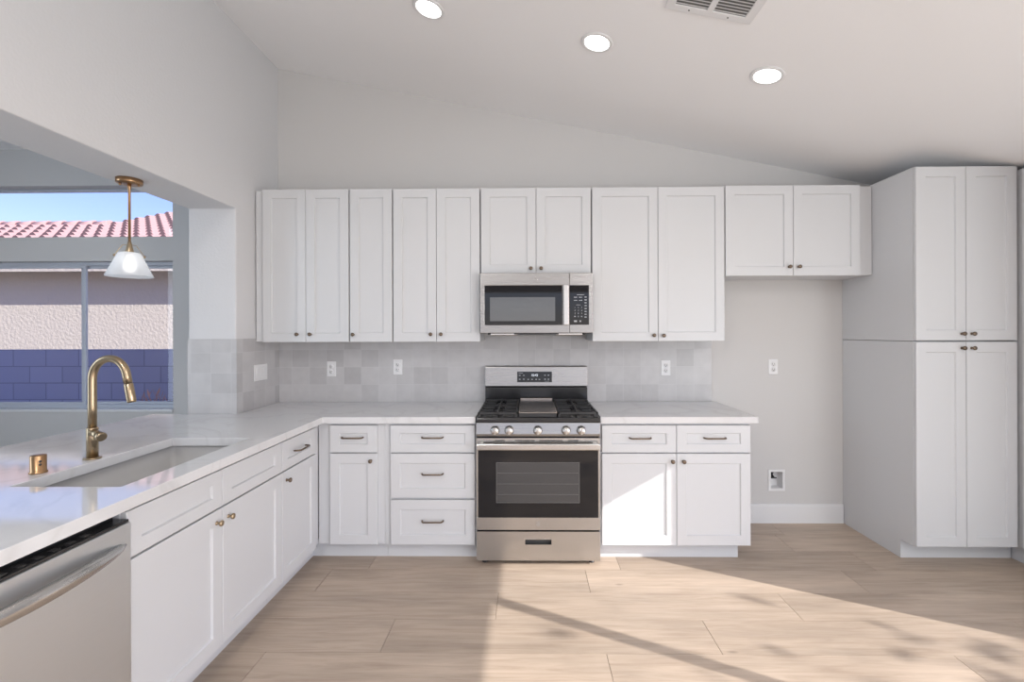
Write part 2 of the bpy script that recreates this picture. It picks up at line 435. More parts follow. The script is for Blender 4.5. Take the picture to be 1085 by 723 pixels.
# ------------------------------------------------------------------ floor of planks
random.seed(4)
bm = B(); uvl = bm.loops.layers.uv.new('UVMap'); tl = bm.verts.layers.float.new('tone')
PW, PL, GAP = 0.2485, 1.535, 0.0012
known = {0: -0.67, 1: 1.368, 2: 0.342, -1: 0.348}
y = 2.11; k0 = -23
for k in range(k0, 8):
    y0 = 2.11 + k * PW; y1 = y0 + PW
    if y0 > 3.99 or y1 < -3.4:
        continue
    y1 = min(y1, 4.0); y0 = max(y0, -3.35)
    off = known.get(k, random.uniform(0, PL))
    x = off - PL * math.ceil((off + 5.3) / PL)
    while x < 3.75:
        x0, x1 = max(x, -5.3), min(x + PL, 3.75)
        if x1 - x0 > 0.02:
            t = random.uniform(0.88, 1.10); ou, ov = random.uniform(0, 50), random.uniform(0, 50)
            q = [(x0 + GAP, y0 + GAP), (x1 - GAP, y0 + GAP), (x1 - GAP, y1 - GAP), (x0 + GAP, y1 - GAP)]
            top = [bm.verts.new((a, b, 0)) for a, b in q]; bot = [bm.verts.new((a, b, -0.004)) for a, b in q]
            for v in top + bot:
                v[tl] = t
            fs = [bm.faces.new(top)] + [bm.faces.new((bot[i], bot[(i + 1) % 4], top[(i + 1) % 4], top[i])) for i in range(4)]
            for f in fs:
                for lp in f.loops:
                    lp[uvl].uv = (lp.vert.co.x + ou, lp.vert.co.y + ov)
        x += PL
box(bm, -5.3, 3.75, -3.35, 4.0, -0.12, -0.0035, mi=1)
struct('floor', bm, [M_FLOOR, M_SEAM], recalc=False, label='light oak plank floor running across the kitchen', cat='floor')

# ------------------------------------------------------------------ walls and ceiling
# back wall, with the pocket of the refrigerator water box left open
bm = B()
WB = (1.869, 0.32, 0.046, 0.064)          # centre x, z, half width, half height of the pocket
grid = grid_slab(bm, [XW, WB[0] - WB[2], WB[0] + WB[2], XR_WALL + 0.15], [-0.02, WB[1] - WB[3], WB[1] + WB[3], 3.62],
                 lambda x, z: not (abs(x - WB[0]) < WB[2] and abs(z - WB[1]) < WB[3]), 0, 0.16)
bmesh.ops.rotate(bm, verts=bm.verts, cent=(0, 0, 0), matrix=Matrix.Rotation(PI / 2, 3, 'X'))
bmesh.ops.translate(bm, verts=bm.verts, vec=(0, D + 0.16, 0))
struct('wall_back', bm, M_WALL, label='pale grey back wall behind the range and cabinets', cat='wall')
# left wall: stub beside the range wall, header over the pass-through, knee wall under the counter, solid part beyond
bm = B()
grid_slab(bm, [YF - 0.15, 0.35, 0.86, YC, YN + 0.15], [-0.02, 0.868, ZBEAM, 3.66],
          lambda y_, z_: not (0.35 < y_ < YC and 0.868 < z_ < ZBEAM) and not (0.35 < y_ < 0.86 and z_ < 0.868), XB, XW)
for v in bm.verts:
    v.co = Vector((v.co.z, v.co.x, v.co.y))
struct('wall_left', bm, M_KNOCK, label='white wall and header around the pass-through opening on the left', cat='wall', bevel=0.008)
bm = B(); box(bm, XR_WALL, XR_WALL + 0.15, YF - 0.15, -2.80, -0.02, 2.6); box(bm, XR_WALL, XR_WALL + 0.15, -0.90, -0.50, -0.02, 2.6); box(bm, XR_WALL, XR_WALL + 0.15, -2.80, -0.90, 2.25, 2.6); box(bm, XR_WALL, XR_WALL + 0.15, 1.70, D + 0.16, -0.02, 2.6)  # the rearmost gap is an opening added to let more light in
box(bm, XR_WALL, XR_WALL + 0.15, -0.50, 1.70, 2.25, 2.6)
struct('wall_right', bm, M_WALL, label='right wall with a sliding patio door', cat='wall')
bm = B(); box(bm, XW, -1.75, YF - 0.15, YF, -0.02, 3.6); box(bm, 3.35, XR_WALL, YF - 0.15, YF, -0.02, 3.6); box(bm, -1.75, 3.35, YF - 0.15, YF, 2.40, 3.6)  # the wide gap is added so light can enter behind the camera
struct('wall_front', bm, M_WALL, label='wall behind the camera with a wide opening added for light', cat='wall')
# nook beyond the pass-through
WX0, WX1, WZ0, WZ1, TZ0, TZ1 = -4.74, -2.99, 0.80, 2.052, 2.256, 2.690
bm = B()
grid_slab(bm, [-5.3, WX0, WX1, XB], [-0.02, WZ0, WZ1, TZ0, TZ1, 3.2],
          lambda x_, z_: not (WX0 < x_ < WX1 and (WZ0 < z_ < WZ1 or TZ0 < z_ < TZ1)), 0, 0.15)
bmesh.ops.rotate(bm, verts=bm.verts, cent=(0, 0, 0), matrix=Matrix.Rotation(PI / 2, 3, 'X'))
bmesh.ops.translate(bm, verts=bm.verts, vec=(0, YN + 0.15, 0))
struct('wall_nook', bm, M_WALL, label='grey shaded nook wall holding the slider and transom windows', cat='wall')
bm = B(); box(bm, -5.45, -5.3, -1.2, YN + 0.15, -0.02, 3.2); box(bm, -5.45, XB, -1.35, -1.2, -0.02, 3.2)
struct('wall_nook_side', bm, M_WALL, label='plain side walls of the nook', cat='wall')
bm = B(); box(bm, -5.9, XB, -1.6, YN + 0.6, 3.0, 3.25)
struct('ceiling_nook', bm, M_CEIL, label='flat ceiling of the nook', cat='ceiling')
bm = B()
cs = [(XB, zceil(XB)), (XFLAT, zceil(XFLAT)), (XR_WALL + 0.15, zceil(XFLAT))]
lo = [[bm.verts.new((x, yy, z)) for x, z in cs] for yy in (YF - 0.15, D + 0.16)]
hi = [[bm.verts.new((x, yy, z + 0.2)) for x, z in cs] for yy in (YF - 0.15, D + 0.16)]
for i in range(2):
    bm.faces.new((lo[0][i], lo[1][i], lo[1][i + 1], lo[0][i + 1])); bm.faces.new((hi[0][i], hi[0][i + 1], hi[1][i + 1], hi[1][i]))
    for s in (0, 1):
        bm.faces.new((lo[s][i], lo[s][i + 1], hi[s][i + 1], hi[s][i]))
bm.faces.new((lo[0][0], lo[1][0], hi[1][0], hi[0][0])); bm.faces.new((lo[0][2], lo[1][2], hi[1][2], hi[0][2]))
struct('ceiling', bm, M_CEIL, label='sloping white ceiling falling to the right', cat='ceiling')
bm = B(); profile(bm, [(D - 0.0005, 0.0), (D - 0.015, 0.0), (D - 0.015, 0.132), (D - 0.010, 0.142), (D - 0.0005, 0.142)], 1.42, 2.362)
struct('baseboard_back', bm, M_TRIM, label='white baseboard in the refrigerator bay', cat='baseboard')


# ------------------------------------------------------------------ windows and patio door
def frame_xz(bm, x0, x1, z0, z1, w_, y0, y1, mi=0):
    box(bm, x0, x1, y0, y1, z0, z0 + w_, mi=mi); box(bm, x0, x1, y0, y1, z1 - w_, z1, mi=mi)
    box(bm, x0, x0 + w_, y0, y1, z0 + w_, z1 - w_, mi=mi); box(bm, x1 - w_, x1, y0, y1, z0 + w_, z1 - w_, mi=mi)


r = struct_root('window_1', 'two-pane sliding window with pale grey frame above the nook sill', 'window')
bm = B(); frame_xz(bm, WX0 + .001, WX1 - .001, WZ0 + .001, WZ1 - .001, 0.028, YN + 0.06, YN + 0.13); obj('frame', bm, M_WFRAME, r)
MX = -3.83
bm = B(); frame_xz(bm, WX0 + 0.029, MX + 0.033, WZ0 + 0.029, WZ1 - 0.029, 0.022, YN + 0.068, YN + 0.088); s = obj('sash', bm, M_WFRAME, r)
bm = B(); box(bm, WX0 + 0.052, MX + 0.010, YN + 0.076, YN + 0.080, WZ0 + 0.052, WZ1 - 0.052); obj('pane', bm, M_GLASS, s)
bm = B(); frame_xz(bm, MX - 0.033, WX1 - 0.029, WZ0 + 0.029, WZ1 - 0.029, 0.022, YN + 0.098, YN + 0.118); s = obj('sash', bm, M_WFRAME, r)
bm = B(); box(bm, MX - 0.010, WX1 - 0.052, YN + 0.106, YN + 0.110, WZ0 + 0.052, WZ1 - 0.052); obj('pane', bm, M_GLASS, s)
bm = B(); box(bm, WX0 - .0, WX1 + .0, YN - 0.012, YN + 0.058, WZ0 - 0.02, WZ0 + 0.0005); obj('sill', bm, M_TRIM, r)
r = struct_root('window_2', 'clear fixed transom window above the sliding window', 'window')
bm = B(); frame_xz(bm, WX0 + .001, WX1 - .001, TZ0 + .001, TZ1 - .001, 0.018, YN + 0.10, YN + 0.14); obj('frame', bm, M_WFRAME, r)
bm = B(); box(bm, WX0 + 0.02, WX1 - 0.02, YN + 0.118, YN + 0.122, TZ0 + 0.02, TZ1 - 0.02); obj('pane', bm, M_GLASS, r)


def frame_yz(bm, y0, y1, z0, z1, w_, x0, x1, wv=None):
    wv = wv or w_
    box(bm, x0, x1, y0, y1, z0, z0 + w_); box(bm, x0, x1, y0, y1, z1 - w_, z1)
    box(bm, x0, x1, y0, y0 + wv, z0 + w_, z1 - w_); box(bm, x0, x1, y1 - wv, y1, z0 + w_, z1 - w_)


r = struct_root('door_1', 'sliding glass patio door in the right wall', 'door')
bm = B(); frame_yz(bm, -0.499, 1.699, 0.001, 2.249, 0.035, XR_WALL + 0.03, XR_WALL + 0.12); obj('frame', bm, M_TRIM, r)
bm = B(); frame_yz(bm, 0.590, 1.663, 0.037, 2.213, 0.063, 3.667, 3.693, 0.042); s = obj('sash', bm, M_TRIM, r)
bm = B(); box(bm, 3.678, 3.682, 0.63, 1.60, 0.1, 2.15); obj('pane', bm, M_GLASS, s)
bm = B(); frame_yz(bm, -0.463, 0.625, 0.037, 2.213, 0.063, 3.638, 3.664, 0.042); s = obj('sash', bm, M_TRIM, r)
bm = B(); box(bm, 3.649, 3.653, -0.41, 0.575, 0.1, 2.15); obj('pane', bm, M_GLASS, s)


# ------------------------------------------------------------------ cabinet builders (local: x along the width, front towards -y, back at y=0)
def shaker(bm, x0, x1, z0, z1, yb, t=0.02, stile=0.060, rail=None, depth=0.009):
    """frame-and-panel front: back plane at y=yb, face at yb-t"""
    rail = rail or stile
    if (z1 - z0) < 0.2:
        rail = min(rail, 0.050)
    loops = []
    for (ix, iz, y_) in ((0, 0, yb), (0, 0, yb - t + 0.002), (0.002, 0.002, yb - t), (stile, rail, yb - t), (stile + 0.004, rail + 0.004, yb - t + depth)):
        loops.append([bm.verts.new(p) for p in ((x0 + ix, y_, z0 + iz), (x1 - ix, y_, z0 + iz), (x1 - ix, y_, z1 - iz), (x0 + ix, y_, z1 - iz))])
    for a, b in zip(loops, loops[1:]):
        for i in range(4):
            bm.faces.new((a[i], a[(i + 1) % 4], b[(i + 1) % 4], b[i]))
    bm.faces.new(loops[-1]); bm.faces.new(loops[0][::-1])
    return bm


def knob_mesh(m_):
    bm = B()
    lathe(bm, [(0, 0), (0.0085, 0), (0.0085, 0.002), (0.0055, 0.004), (0.005, 0.012), (0.008, 0.015), (0.0125, 0.019), (0.0130, 0.023), (0.0105, 0.027), (0.005, 0.0285), (0, 0.0288)], 16,
          Matrix.Rotation(PI / 2, 4, 'X'))
    return bm


def pull_mesh():
    bm = B()
    tube(bm, [(-0.066, 0, 0), (-0.066, -0.012, 0), (-0.060, -0.026, 0), (-0.052, -0.032, 0), (0.052, -0.032, 0), (0.060, -0.026, 0), (0.066, -0.012, 0), (0.066, 0, 0)], 0.0052, 8)
    return bm


def door(parent, x0, x1, z0, z1, yb, knob=None, km=M_BRONZE, name='door', pull=None):
    d = obj(name, shaker(B(), x0, x1, z0, z1, yb), M_CAB, parent)
    if knob:
        obj('knob', knob_mesh(km), km, d, loc=(knob[0], yb - 0.02, knob[1]))
    if pull:
        obj('pull', pull_mesh(), km, d, loc=(pull[0], yb - 0.02, pull[1]))
    return d


g_ = 0.0015   # half gap between doors


def upper(name_label, x0, x1, z0, z1, splits, knobs, cx0=None, cx1=None, group='wall cabinets over the counter', cat='wall cabinet', depth=0.308):
    """wall cabinet: carcass x0..x1; doors at splits; knobs = list of (x, z)"""
    r = thing('wall_cabinet', name_label, cat, (x0, D - 0.002, z0), group=group)
    bm = B(); box(bm, 0.0008, x1 - x0 - 0.0008, -depth, 0, 0.004, z1 - z0 - 0.004)
    obj('carcass', bm, M_CAB, r)
    for (a, b), kb in zip(zip(splits, splits[1:]), knobs):
        door(r, a - x0 + g_, b - x0 - g_, 0.0, z1 - z0, -depth - 0.002, (kb[0] - x0, kb[1] - z0))
    return r


ZT, ZB_ = 2.4342, 1.3765
r = upper('white two-door wall cabinet in the corner against the left wall', -1.895, -1.2355, ZB_, ZT, [-1.839, -1.537, -1.237], [(-1.594, 1.430), (-1.503 + -0.0, 1.430)])
upper('narrow white single-door wall cabinet beside the corner cabinet', -1.2325, -0.9345, ZB_, ZT, [-1.2315, -0.936], [(-1.205, 1.427)])
upper('white two-door wall cabinet directly left of the microwave', -0.9315, -0.328, ZB_, ZT, [-0.930, -0.630, -0.3295], [(-0.668, 1.428), (-0.597, 1.428)])
upper('short white two-door wall cabinet above the microwave', -0.325, 0.438, 1.844, ZT, [-0.323, 0.058, 0.436], [(0.022, 1.878), (0.092, 1.878)])
upper('wide white two-door wall cabinet right of the microwave', 0.441, 1.3495, ZB_, ZT, [0.443, 0.894, 1.3485], [(0.862, 1.417), (0.928, 1.415)])
upper('short white two-door wall cabinet over the empty refrigerator bay', 1.3525, 2.362, 1.822, ZT + 0.006, [1.354, 1.816, 2.270], [(1.785, 1.882), (1.850, 1.882)])

# tall pantry: two cabinets stacked, then the return cabinet at the frame's right edge
PD = 0.645
r = thing('pantry_cabinet', 'tall white lower pantry cabinet standing on the floor', 'pantry cabinet', (2.366, D - 0.002, 0), group='stacked pantry cabinets')
bm = B(); profile(bm, [(0, 0.0), (-0.546, 0.0), (-0.546, 0.117), (-PD, 0.117), (-PD, 1.376), (0, 1.376)], 0, 0.614)
obj('carcass', bm, M_CAB, r)
obj('filler_strip', box(B(), 0.6145, 0.636, -PD, -PD + 0.018, 0.117, 1.376), M_CAB, r)
obj('toe_kick', box(B(), 0.6145, 0.692, -0.546, -0.532, 0.0, 0.1165), M_CAB, r)
door(r, 0.004, 0.306 - g_, 0.122, 1.372, -PD - 0.002, (0.278, 1.336)); door(r, 0.306 + g_, 0.612, 0.122, 1.372, -PD - 0.002, (0.338, 1.336))
r = thing('pantry_cabinet', 'white upper pantry cabinet stacked on top, touching the ceiling', 'pantry cabinet', (2.366, D - 0.002, 1.3785), group='stacked pantry cabinets')
bm = B(); box(bm, 0, 0.614, -PD, 0, 0.001, 1.068)
obj('carcass', bm, M_CAB, r)
obj('filler_strip', box(B(), 0.6145, 0.636, -PD, -PD + 0.018, 0.001, 1.066), M_CAB, r)
door(r, 0.004, 0.306 - g_, 0.006, 1.066, -PD - 0.002, (0.278, 0.045)); door(r, 0.306 + g_, 0.612, 0.006, 1.066, -PD - 0.002, (0.338, 0.045))
r = thing('tall_cabinet', 'tall white cabinet at the right frame edge, facing into the room', 'cabinet', (3.598, D - 0.003, 0), (0, 0, -PI / 2))
bm = B(); profile(bm, [(0, 0.0), (-0.535, 0.0), (-0.535, 0.117), (-0.593, 0.117), (-0.593, 2.425), (0, 2.425)], 0, 1.68)
obj('carcass', bm, M_CAB, r)
for z0, z1, kz in ((0.124, 1.372, 1.336), (1.380, 2.42, 1.42)):
    door(r, 0.69, 1.18, z0, z1, -0.595, (1.15, kz)); door(r, 1.183, 1.678, z0, z1, -0.595, (1.213, kz))


# base cabinets
def base(label, loc, rot, width, depth, toe=0.075, group='base cabinets under the counter', name='base_cabinet', x_toe1=None, hollow=False, x_toe0=0.0):
    r = thing(name, label, 'base cabinet', loc, rot, group)
    bm = B()
    if hollow:      # open box around the sink bowl
        grid_slab(bm, [0, 0.018, width - 0.018, width], [-depth, -depth + 0.02, -0.018, 0], lambda x_, y_: not (0.018 < x_ < width - 0.018 and -depth + 0.02 < y_ < -0.018), 0.108, 0.868)
    else:
        profile(bm, [(0, 0.108), (-depth, 0.108), (-depth, 0.868), (0, 0.868)], 0, width)
    obj('carcass', bm, M_CAB, r)
    bm = B(); box(bm, x_toe0, x_toe1 or width, -depth + toe - 0.014, -depth + toe, 0.0, 0.1075); obj('toe_kick', bm, M_CAB, r)
    return r


Y0 = D - 0.002; DEP = 0.608
ZD0, ZD1, ZR0, ZR1 = 0.110, 0.681, 0.689, 0.858
X0 = -1.3245
r = base('narrow white base cabinet with one drawer and door in the inside corner', (X0, Y0, 0), (0, 0, 0), -0.905 - X0, DEP, x_toe0=-0.078)
door(r, -1.246 - X0, -0.948 - X0, ZR0, ZR1, -DEP - .002, name='drawer', pull=(-1.100 - X0, 0.784))
door(r, -1.246 - X0, -0.948 - X0, ZD0, ZD1, -DEP - .002, (-0.985 - X0, 0.638))
X0 = -0.9035
r = base('white base cabinet with a stack of three drawers left of the range', (X0, Y0, 0), (0, 0, 0), -0.3265 - X0, DEP)
for z0, z1, pz in ((ZR0, ZR1, 0.785), (0.403, 0.681, 0.557), (ZD0, 0.391, 0.262)):
    door(r, -0.863 - X0, -0.334 - X0, z0, z1, -DEP - .002, name='drawer', pull=(-0.598 - X0, pz))
X0 = 0.4485
r = base('sunlit white base cabinet with two drawers and two doors right of the range', (X0, Y0, 0), (0, 0, 0), 1.379 - X0, DEP, x_toe1=1.336 - X0)
door(r, 0.460 - X0, 0.923 - g_ - X0, ZR0, ZR1, -DEP - .002, name='drawer', pull=(0.696 - X0, 0.781))
door(r, 0.923 + g_ - X0, 1.380 - X0, ZR0, ZR1, -DEP - .002, name='drawer', pull=(1.158 - X0, 0.781))
door(r, 0.460 - X0, 0.923 - g_ - X0, ZD0, ZD1, -DEP - .002, (0.895 - X0, 0.636)); door(r, 0.923 + g_ - X0, 1.380 - X0, ZD0, ZD1, -DEP - .002, (0.964 - X0, 0.635))
# left run: faces +x; local x runs along world +y
XLB = -1.901; LD = 0.572
RL = (0, 0, PI / 2)
Ys = 1.514
r = base('white sink base cabinet with two doors below false drawer fronts', (XLB, Ys, 0), RL, 2.4825 - Ys, LD, hollow=True)
door(r, 0.002, 0.483 - g_, 0.702, ZR1, -LD - .002, name='false_drawer_front'); door(r, 0.483 + g_, 0.967, 0.702, ZR1, -LD - .002, name='false_drawer_front')
door(r, 0.002, 0.483 - g_, ZD0, 0.694, -LD - .002, (0.443, 0.643), M_BRASS); door(r, 0.483 + g_, 0.967, ZD0, 0.694, -LD - .002, (0.520, 0.643), M_BRASS)
Ys = 2.4840
r = base('white base cabinet with drawer and door between sink cabinet and corner', (XLB, Ys, 0), RL, 2.9615 - Ys, LD, x_toe1=2.9615 - Ys + 0.06)
door(r, 0.002, 0.401, 0.702, ZR1, -LD - .002, name='drawer', pull=(0.195, 0.782))
door(r, 0.002, 0.401, ZD0, 0.694, -LD - .002, (0.045, 0.645))
bm = B(); box(bm, XLB, -1.31, 0.882, 0.900, 0.0, 0.868)
tag(obj('end_panel', bm, M_CAB, bevel=0.002), 'white end panel closing the counter run beyond the dishwasher', 'panel')

# ------------------------------------------------------------------ countertops, sink, backsplash
SX0, SX1, SY0, SY1 = -1.786, -1.398, 1.597, 2.343
YFc = D - 0.655
bm = B()
grid_slab(bm, [-2.45, XB, -1.894, SX0, SX1, -1.28, -0.3265], [0.87, SY0, SY1, YFc, YC - 0.009, D - 0.009],
          lambda x_, y_: (x_ < -1.28 or y_ > YFc) and not (SX0 < x_ < SX1 and SY0 < y_ < SY1) and not (x_ < -1.894 and y_ > YC - 0.009), 0.874, 0.914)
tag(obj('countertop', bm, M_QUARTZ, bevel=0.002), 'L-shaped white quartz countertop holding the sink, wrapping the left corner', 'countertop', 'white quartz countertops')
bm = B(); box(bm, 0.4475, 1.419, YFc, D - 0.009, 0.874, 0.914)
tag(obj('countertop', bm, M_QUARTZ, bevel=0.002), 'short white quartz countertop right of the range', 'countertop', 'white quartz countertops')
bm = B()
box(bm, XW + 0.0085, 1.383, D - 0.008, D - 0.0005, 0.9145, 1.372); box(bm, -0.32, 0.436, D - 0.008, D - 0.0005, 1.372, 1.415)
box(bm, XW + 0.0005, XW + 0.008, YC - 0.008, D - 0.0005, 0.9145, 1.402); box(bm, XB + 0.001, XW + 0.0005, YC - 0.008, YC - 0.0005, 0.9145, 1.402)
tag(obj('tile_backsplash', bm, M_TILE), 'backsplash of square handmade pale grey tiles above the counters', 'backsplash')

r = thing('sink', 'undermount grey single-bowl sink set in the white counter', 'sink', (0, 0, 0))
bm = B()
a0, a1, b0, b1 = SX0 - 0.012, SX1 + 0.012, SY0 - 0.012, SY1 + 0.012
zt_, zb_ = 0.8735, 0.66


def rrect(x0, x1, y0, y1, rad, z, n=5):
    out = []
    for (cx, cy, s) in ((x1 - rad, y1 - rad, 0), (x0 + rad, y1 - rad, 1), (x0 + rad, y0 + rad, 2), (x1 - rad, y0 + rad, 3)):
        for i in range(n + 1):
            a = s * PI / 2 + i / n * PI / 2
            out.append((cx + rad * math.cos(a), cy + rad * math.sin(a), z))
    return out


rings = [rrect(a0 - .012, a1 + .012, b0 - .012, b1 + .012, 0.03, zt_), rrect(a0, a1, b0, b1, 0.025, zt_), rrect(a0 + .006, a1 - .006, b0 + .006, b1 - .006, 0.025, zb_ + .03),
         rrect(a0 + .02, a1 - .02, b0 + .02, b1 - .02, 0.03, zb_), rrect(-1.62, -1.56, 1.94, 2.0, 0.029, zb_ - .004)]
rv = [[bm.verts.new(p) for p in rg] for rg in rings]
for p, q in zip(rv, rv[1:]):
    for i in range(len(p)):
        f = bm.faces.new((p[i], q[i], q[(i + 1) % len(p)], p[(i + 1) % len(p)])); f.smooth = True
bm.faces.new(rv[-1])
obj('basin', bm, M_SINK, r)
bm = B(); lathe(bm, [(0, 0.003), (0.02, 0.003), (0.024, 0.006), (0.042, 0.006), (0.044, 0.001), (0.0, 0.0)], 24); obj('drain', bm, M_STEELV, r, loc=(-1.59, 1.97, zb_ + 0.002))

# ------------------------------------------------------------------ faucet and air gap
r = thing('kitchen_faucet', 'champagne brass gooseneck pull-down faucet behind the sink', 'faucet', (-1.834, 1.959, 0.9145))
bm = B(); lathe(bm, [(0, 0), (0.031, 0), (0.031, 0.004), (0.028, 0.006), (0, 0.006)], 32); obj('base_plate', bm, M_BRASS, r)
bm = B(); lathe(bm, [(0.0, 0.006), (0.0200, 0.006), (0.0200, 0.128), (0.0175, 0.131), (0.0, 0.131)], 32); obj('body', bm, M_BRASS, r)
bm = B(); pts = [(0, 0, 0.13), (0, 0, 0.22), (0, 0, 0.335)]
AR = 0.074
for i in range(1, 17):
    a = PI - i / 16 * math.radians(173)
    pts.append((AR + AR * math.cos(a), 0, 0.335 + AR * 1.15 * math.sin(a)))
e = Vector(pts[-1]); dr = (e - Vector(pts[-2])).normalized(); pts.append(tuple(e + dr * 0.030))
tube(bm, pts, 0.0155, 20); obj('spout', bm, M_BRASS, r)
e = Vector(pts[-1]); bm = B()
tube(bm, [e + dr * 0.001, e + dr * 0.004, e + dr * 0.075, e + dr * 0.082], [0.0145, 0.0165, 0.017, 0.0145], 20); obj('spray_head', bm, M_BRASS, r)
hd = Vector((0.90, -0.40, -0.22)).normalized(); st = Vector((0.006, -0.004, 0.112))
bm = B(); tube(bm, [st, st + hd * 0.030, st + hd * 0.058], [0.017, 0.016, 0.014], 16)
tube(bm, [st + hd * 0.045 + Vector((0, 0, 0.0)), st + hd * 0.050, st + hd * 0.070, st + hd * 0.074], [0.014, 0.0185, 0.0195, 0.016], 20); obj('handle', bm, M_BRASS, r)
r = thing('air_gap', 'small copper air gap cap on the counter by the faucet', 'air gap', (-1.852, 1.757, 0.9145))
bm = B(); lathe(bm, [(0, 0), (0.027, 0), (0.027, 0.005), (0.0235, 0.007), (0.0235, 0.064), (0.022, 0.067), (0, 0.068)], 32); obj('cap', bm, M_COPPER, r)
bm = B()
for dz in (0.034, 0.046):
    lathe(bm, [(0, 0), (0.0045, 0), (0.0045, 0.002), (0, 0.002)], 10, Matrix.Rotation(-0.55, 4, 'Z') @ Matrix.Translation((0.0227, 0, dz)) @ Matrix.Rotation(PI / 2, 4, 'Y'))
obj('vent_hole', bm, M_SLOT, r)


# ------------------------------------------------------------------ emblem used on the appliances
def emblem(parent, loc, rad):
    bm = B()
    ring = [(rad * math.cos(2 * PI * i / 24), 0, rad * math.sin(2 * PI * i / 24)) for i in range(25)]
    tube(bm, ring, rad * 0.10, 6, caps=False)
    curl = [(rad * x, 0, rad * z) for x, z in ((0.45, 0.25), (0.2, 0.5), (-0.3, 0.45), (-0.5, 0.0), (-0.3, -0.45), (0.1, -0.5), (0.4, -0.2), (0.1, -0.05), (-0.1, -0.05))]
    tube(bm, curl, rad * 0.09, 6)
    o = obj('emblem', bm, M_STEELV, parent, loc=loc)
    o['label'] = 'small round embossed maker emblem'
    return o


def text(parent, body, size, loc, m_, align='CENTER', name='digits', extr=0.0003):
    cu = bpy.data.curves.new(name, 'FONT'); cu.body = body; cu.size = size; cu.align_x = align; cu.align_y = 'CENTER'; cu.extrude = extr
    cu.materials.append(m_)
    tmp = bpy.data.objects.new('text_source', cu); C.objects.link(tmp)
    me = bpy.data.meshes.new_from_object(tmp.evaluated_get(bpy.context.evaluated_depsgraph_get()))
    bpy.data.objects.remove(tmp); bpy.data.curves.remove(cu); me.name = name
    if not me.materials:
        me.materials.append(m_)
    o = bpy.data.objects.new(name, me); C.objects.link(o); o.location = loc; o.rotation_euler = (PI / 2, 0, 0); o.parent = parent
    return o


# ------------------------------------------------------------------ gas range
RX = 0.0605; HW = 0.380
r = thing('gas_range', 'stainless steel gas range with black cooktop and oven window', 'range', (RX, D - 0.012, 0))
# local: y=0 at the back, front of the door at about -0.668
bm = B(); profile(bm, [(0, 0.045), (-0.62, 0.045), (-0.62, 0.90), (0, 0.90)], -HW, HW); obj('body', bm, M_DARKPL, r)
for sx in (-1, 1):
    for yy in (-0.60, -0.08):
        bm = B(); lathe(bm, [(0, 0), (0.018, 0), (0.018, 0.008), (0.009, 0.012), (0.009, 0.046), (0, 0.046)], 14); obj('foot', bm, M_DARKPL, r, loc=(sx * 0.335, yy, 0))
bm = B(); box(bm, -HW, HW, -0.664, -0.06, 0.900, 0.914, 0.004); box(bm, -HW, HW, -0.666, -0.600, 0.884, 0.910, 0.006); obj('cooktop', bm, M_BLACK, r)
# control panel
bm = B(); profile(bm, [(-0.621, 0.800), (-0.668, 0.800), (-0.672, 0.815), (-0.662, 0.883), (-0.621, 0.883)], -HW, HW); cp = obj('control_panel', bm, M_STEELDIM, r, bevel=0.002)
for kx in (524, 539, 569.4, 599.3, 615.4):
    x = (kx - 569.6) / 173.0
    bm = B(); lathe(bm, [(0, 0), (0.029, 0), (0.029, 0.004), (0.025, 0.007), (0.0235, 0.030), (0.021, 0.034), (0, 0.035)], 28, Matrix.Rotation(PI / 2, 4, 'X'))
    box(bm, -0.0035, 0.0035, -0.040, -0.033, -0.021, 0.021, 0.001)
    obj('knob', bm, M_STEELV, r, loc=(x, -0.667, 0.838))
# oven door
dz0, dz1 = 0.2235, 0.787
od = obj('oven_door', (lambda bm: (profile(bm, [(-0.621, dz0), (-0.664, dz0), (-0.664, 0.299), (-0.621, 0.299)], -HW, HW), profile(bm, [(-0.621, 0.715), (-0.660, 0.715), (-0.660, dz1), (-0.621, dz1)], -HW, HW),
                                    box(bm, -HW, -HW + 0.010, -0.660, -0.621, 0.299, 0.715), box(bm, HW - 0.010, HW, -0.660, -0.621, 0.299, 0.715), bm)[-1])(B()), M_STEEL, r)
bm = B(); box(bm, -HW + 0.0105, HW - 0.0105, -0.662, -0.650, 0.2995, 0.7145); gl = obj('glass_front', bm, M_BLACKGL, od)
bm = B(); box(bm, -0.255, 0.252, -0.6628, -0.6615, 0.392, 0.636); gw = obj('oven_window', bm, M_OVENIN, od)
bm = B(); frame_xz(bm, -0.258, 0.255, 0.389, 0.639, 0.003, -0.6632, -0.6615)
for zz in (0.44, 0.505, 0.572):
    box(bm, -0.25, 0.247, -0.6632, -0.6622, zz, zz + 0.0025)
obj('oven_rack', bm, mat('rack_grey', (0.13, 0.13, 0.13), 0.3), od)
bm = B()
pts = [(-HW + 0.004, -0.705, 0.752), (HW - 0.004, -0.705, 0.752)]
box(bm, -HW + 0.003, HW - 0.003, -0.716, -0.694, 0.724, 0.764, 0.007)
for sx in (-1, 1):
    box(bm, sx * (HW - 0.03) - 0.014, sx * (HW - 0.03) + 0.014, -0.700, -0.6605, 0.732, 0.758, 0.003)
obj('handle', bm, M_STEEL, od)
for a, b in ((523.5, 534), (545, 566), (571, 596), (602, 613)):
    xa, xb = (a - 569.6) / 173, (b - 569.6) / 173
    obj('vent_slot', box(B(), xa, xb, -0.6606, -0.655, 0.770, 0.776), M_SLOT, od)
emblem(od, (0.0, -0.6645, 0.262), 0.013)
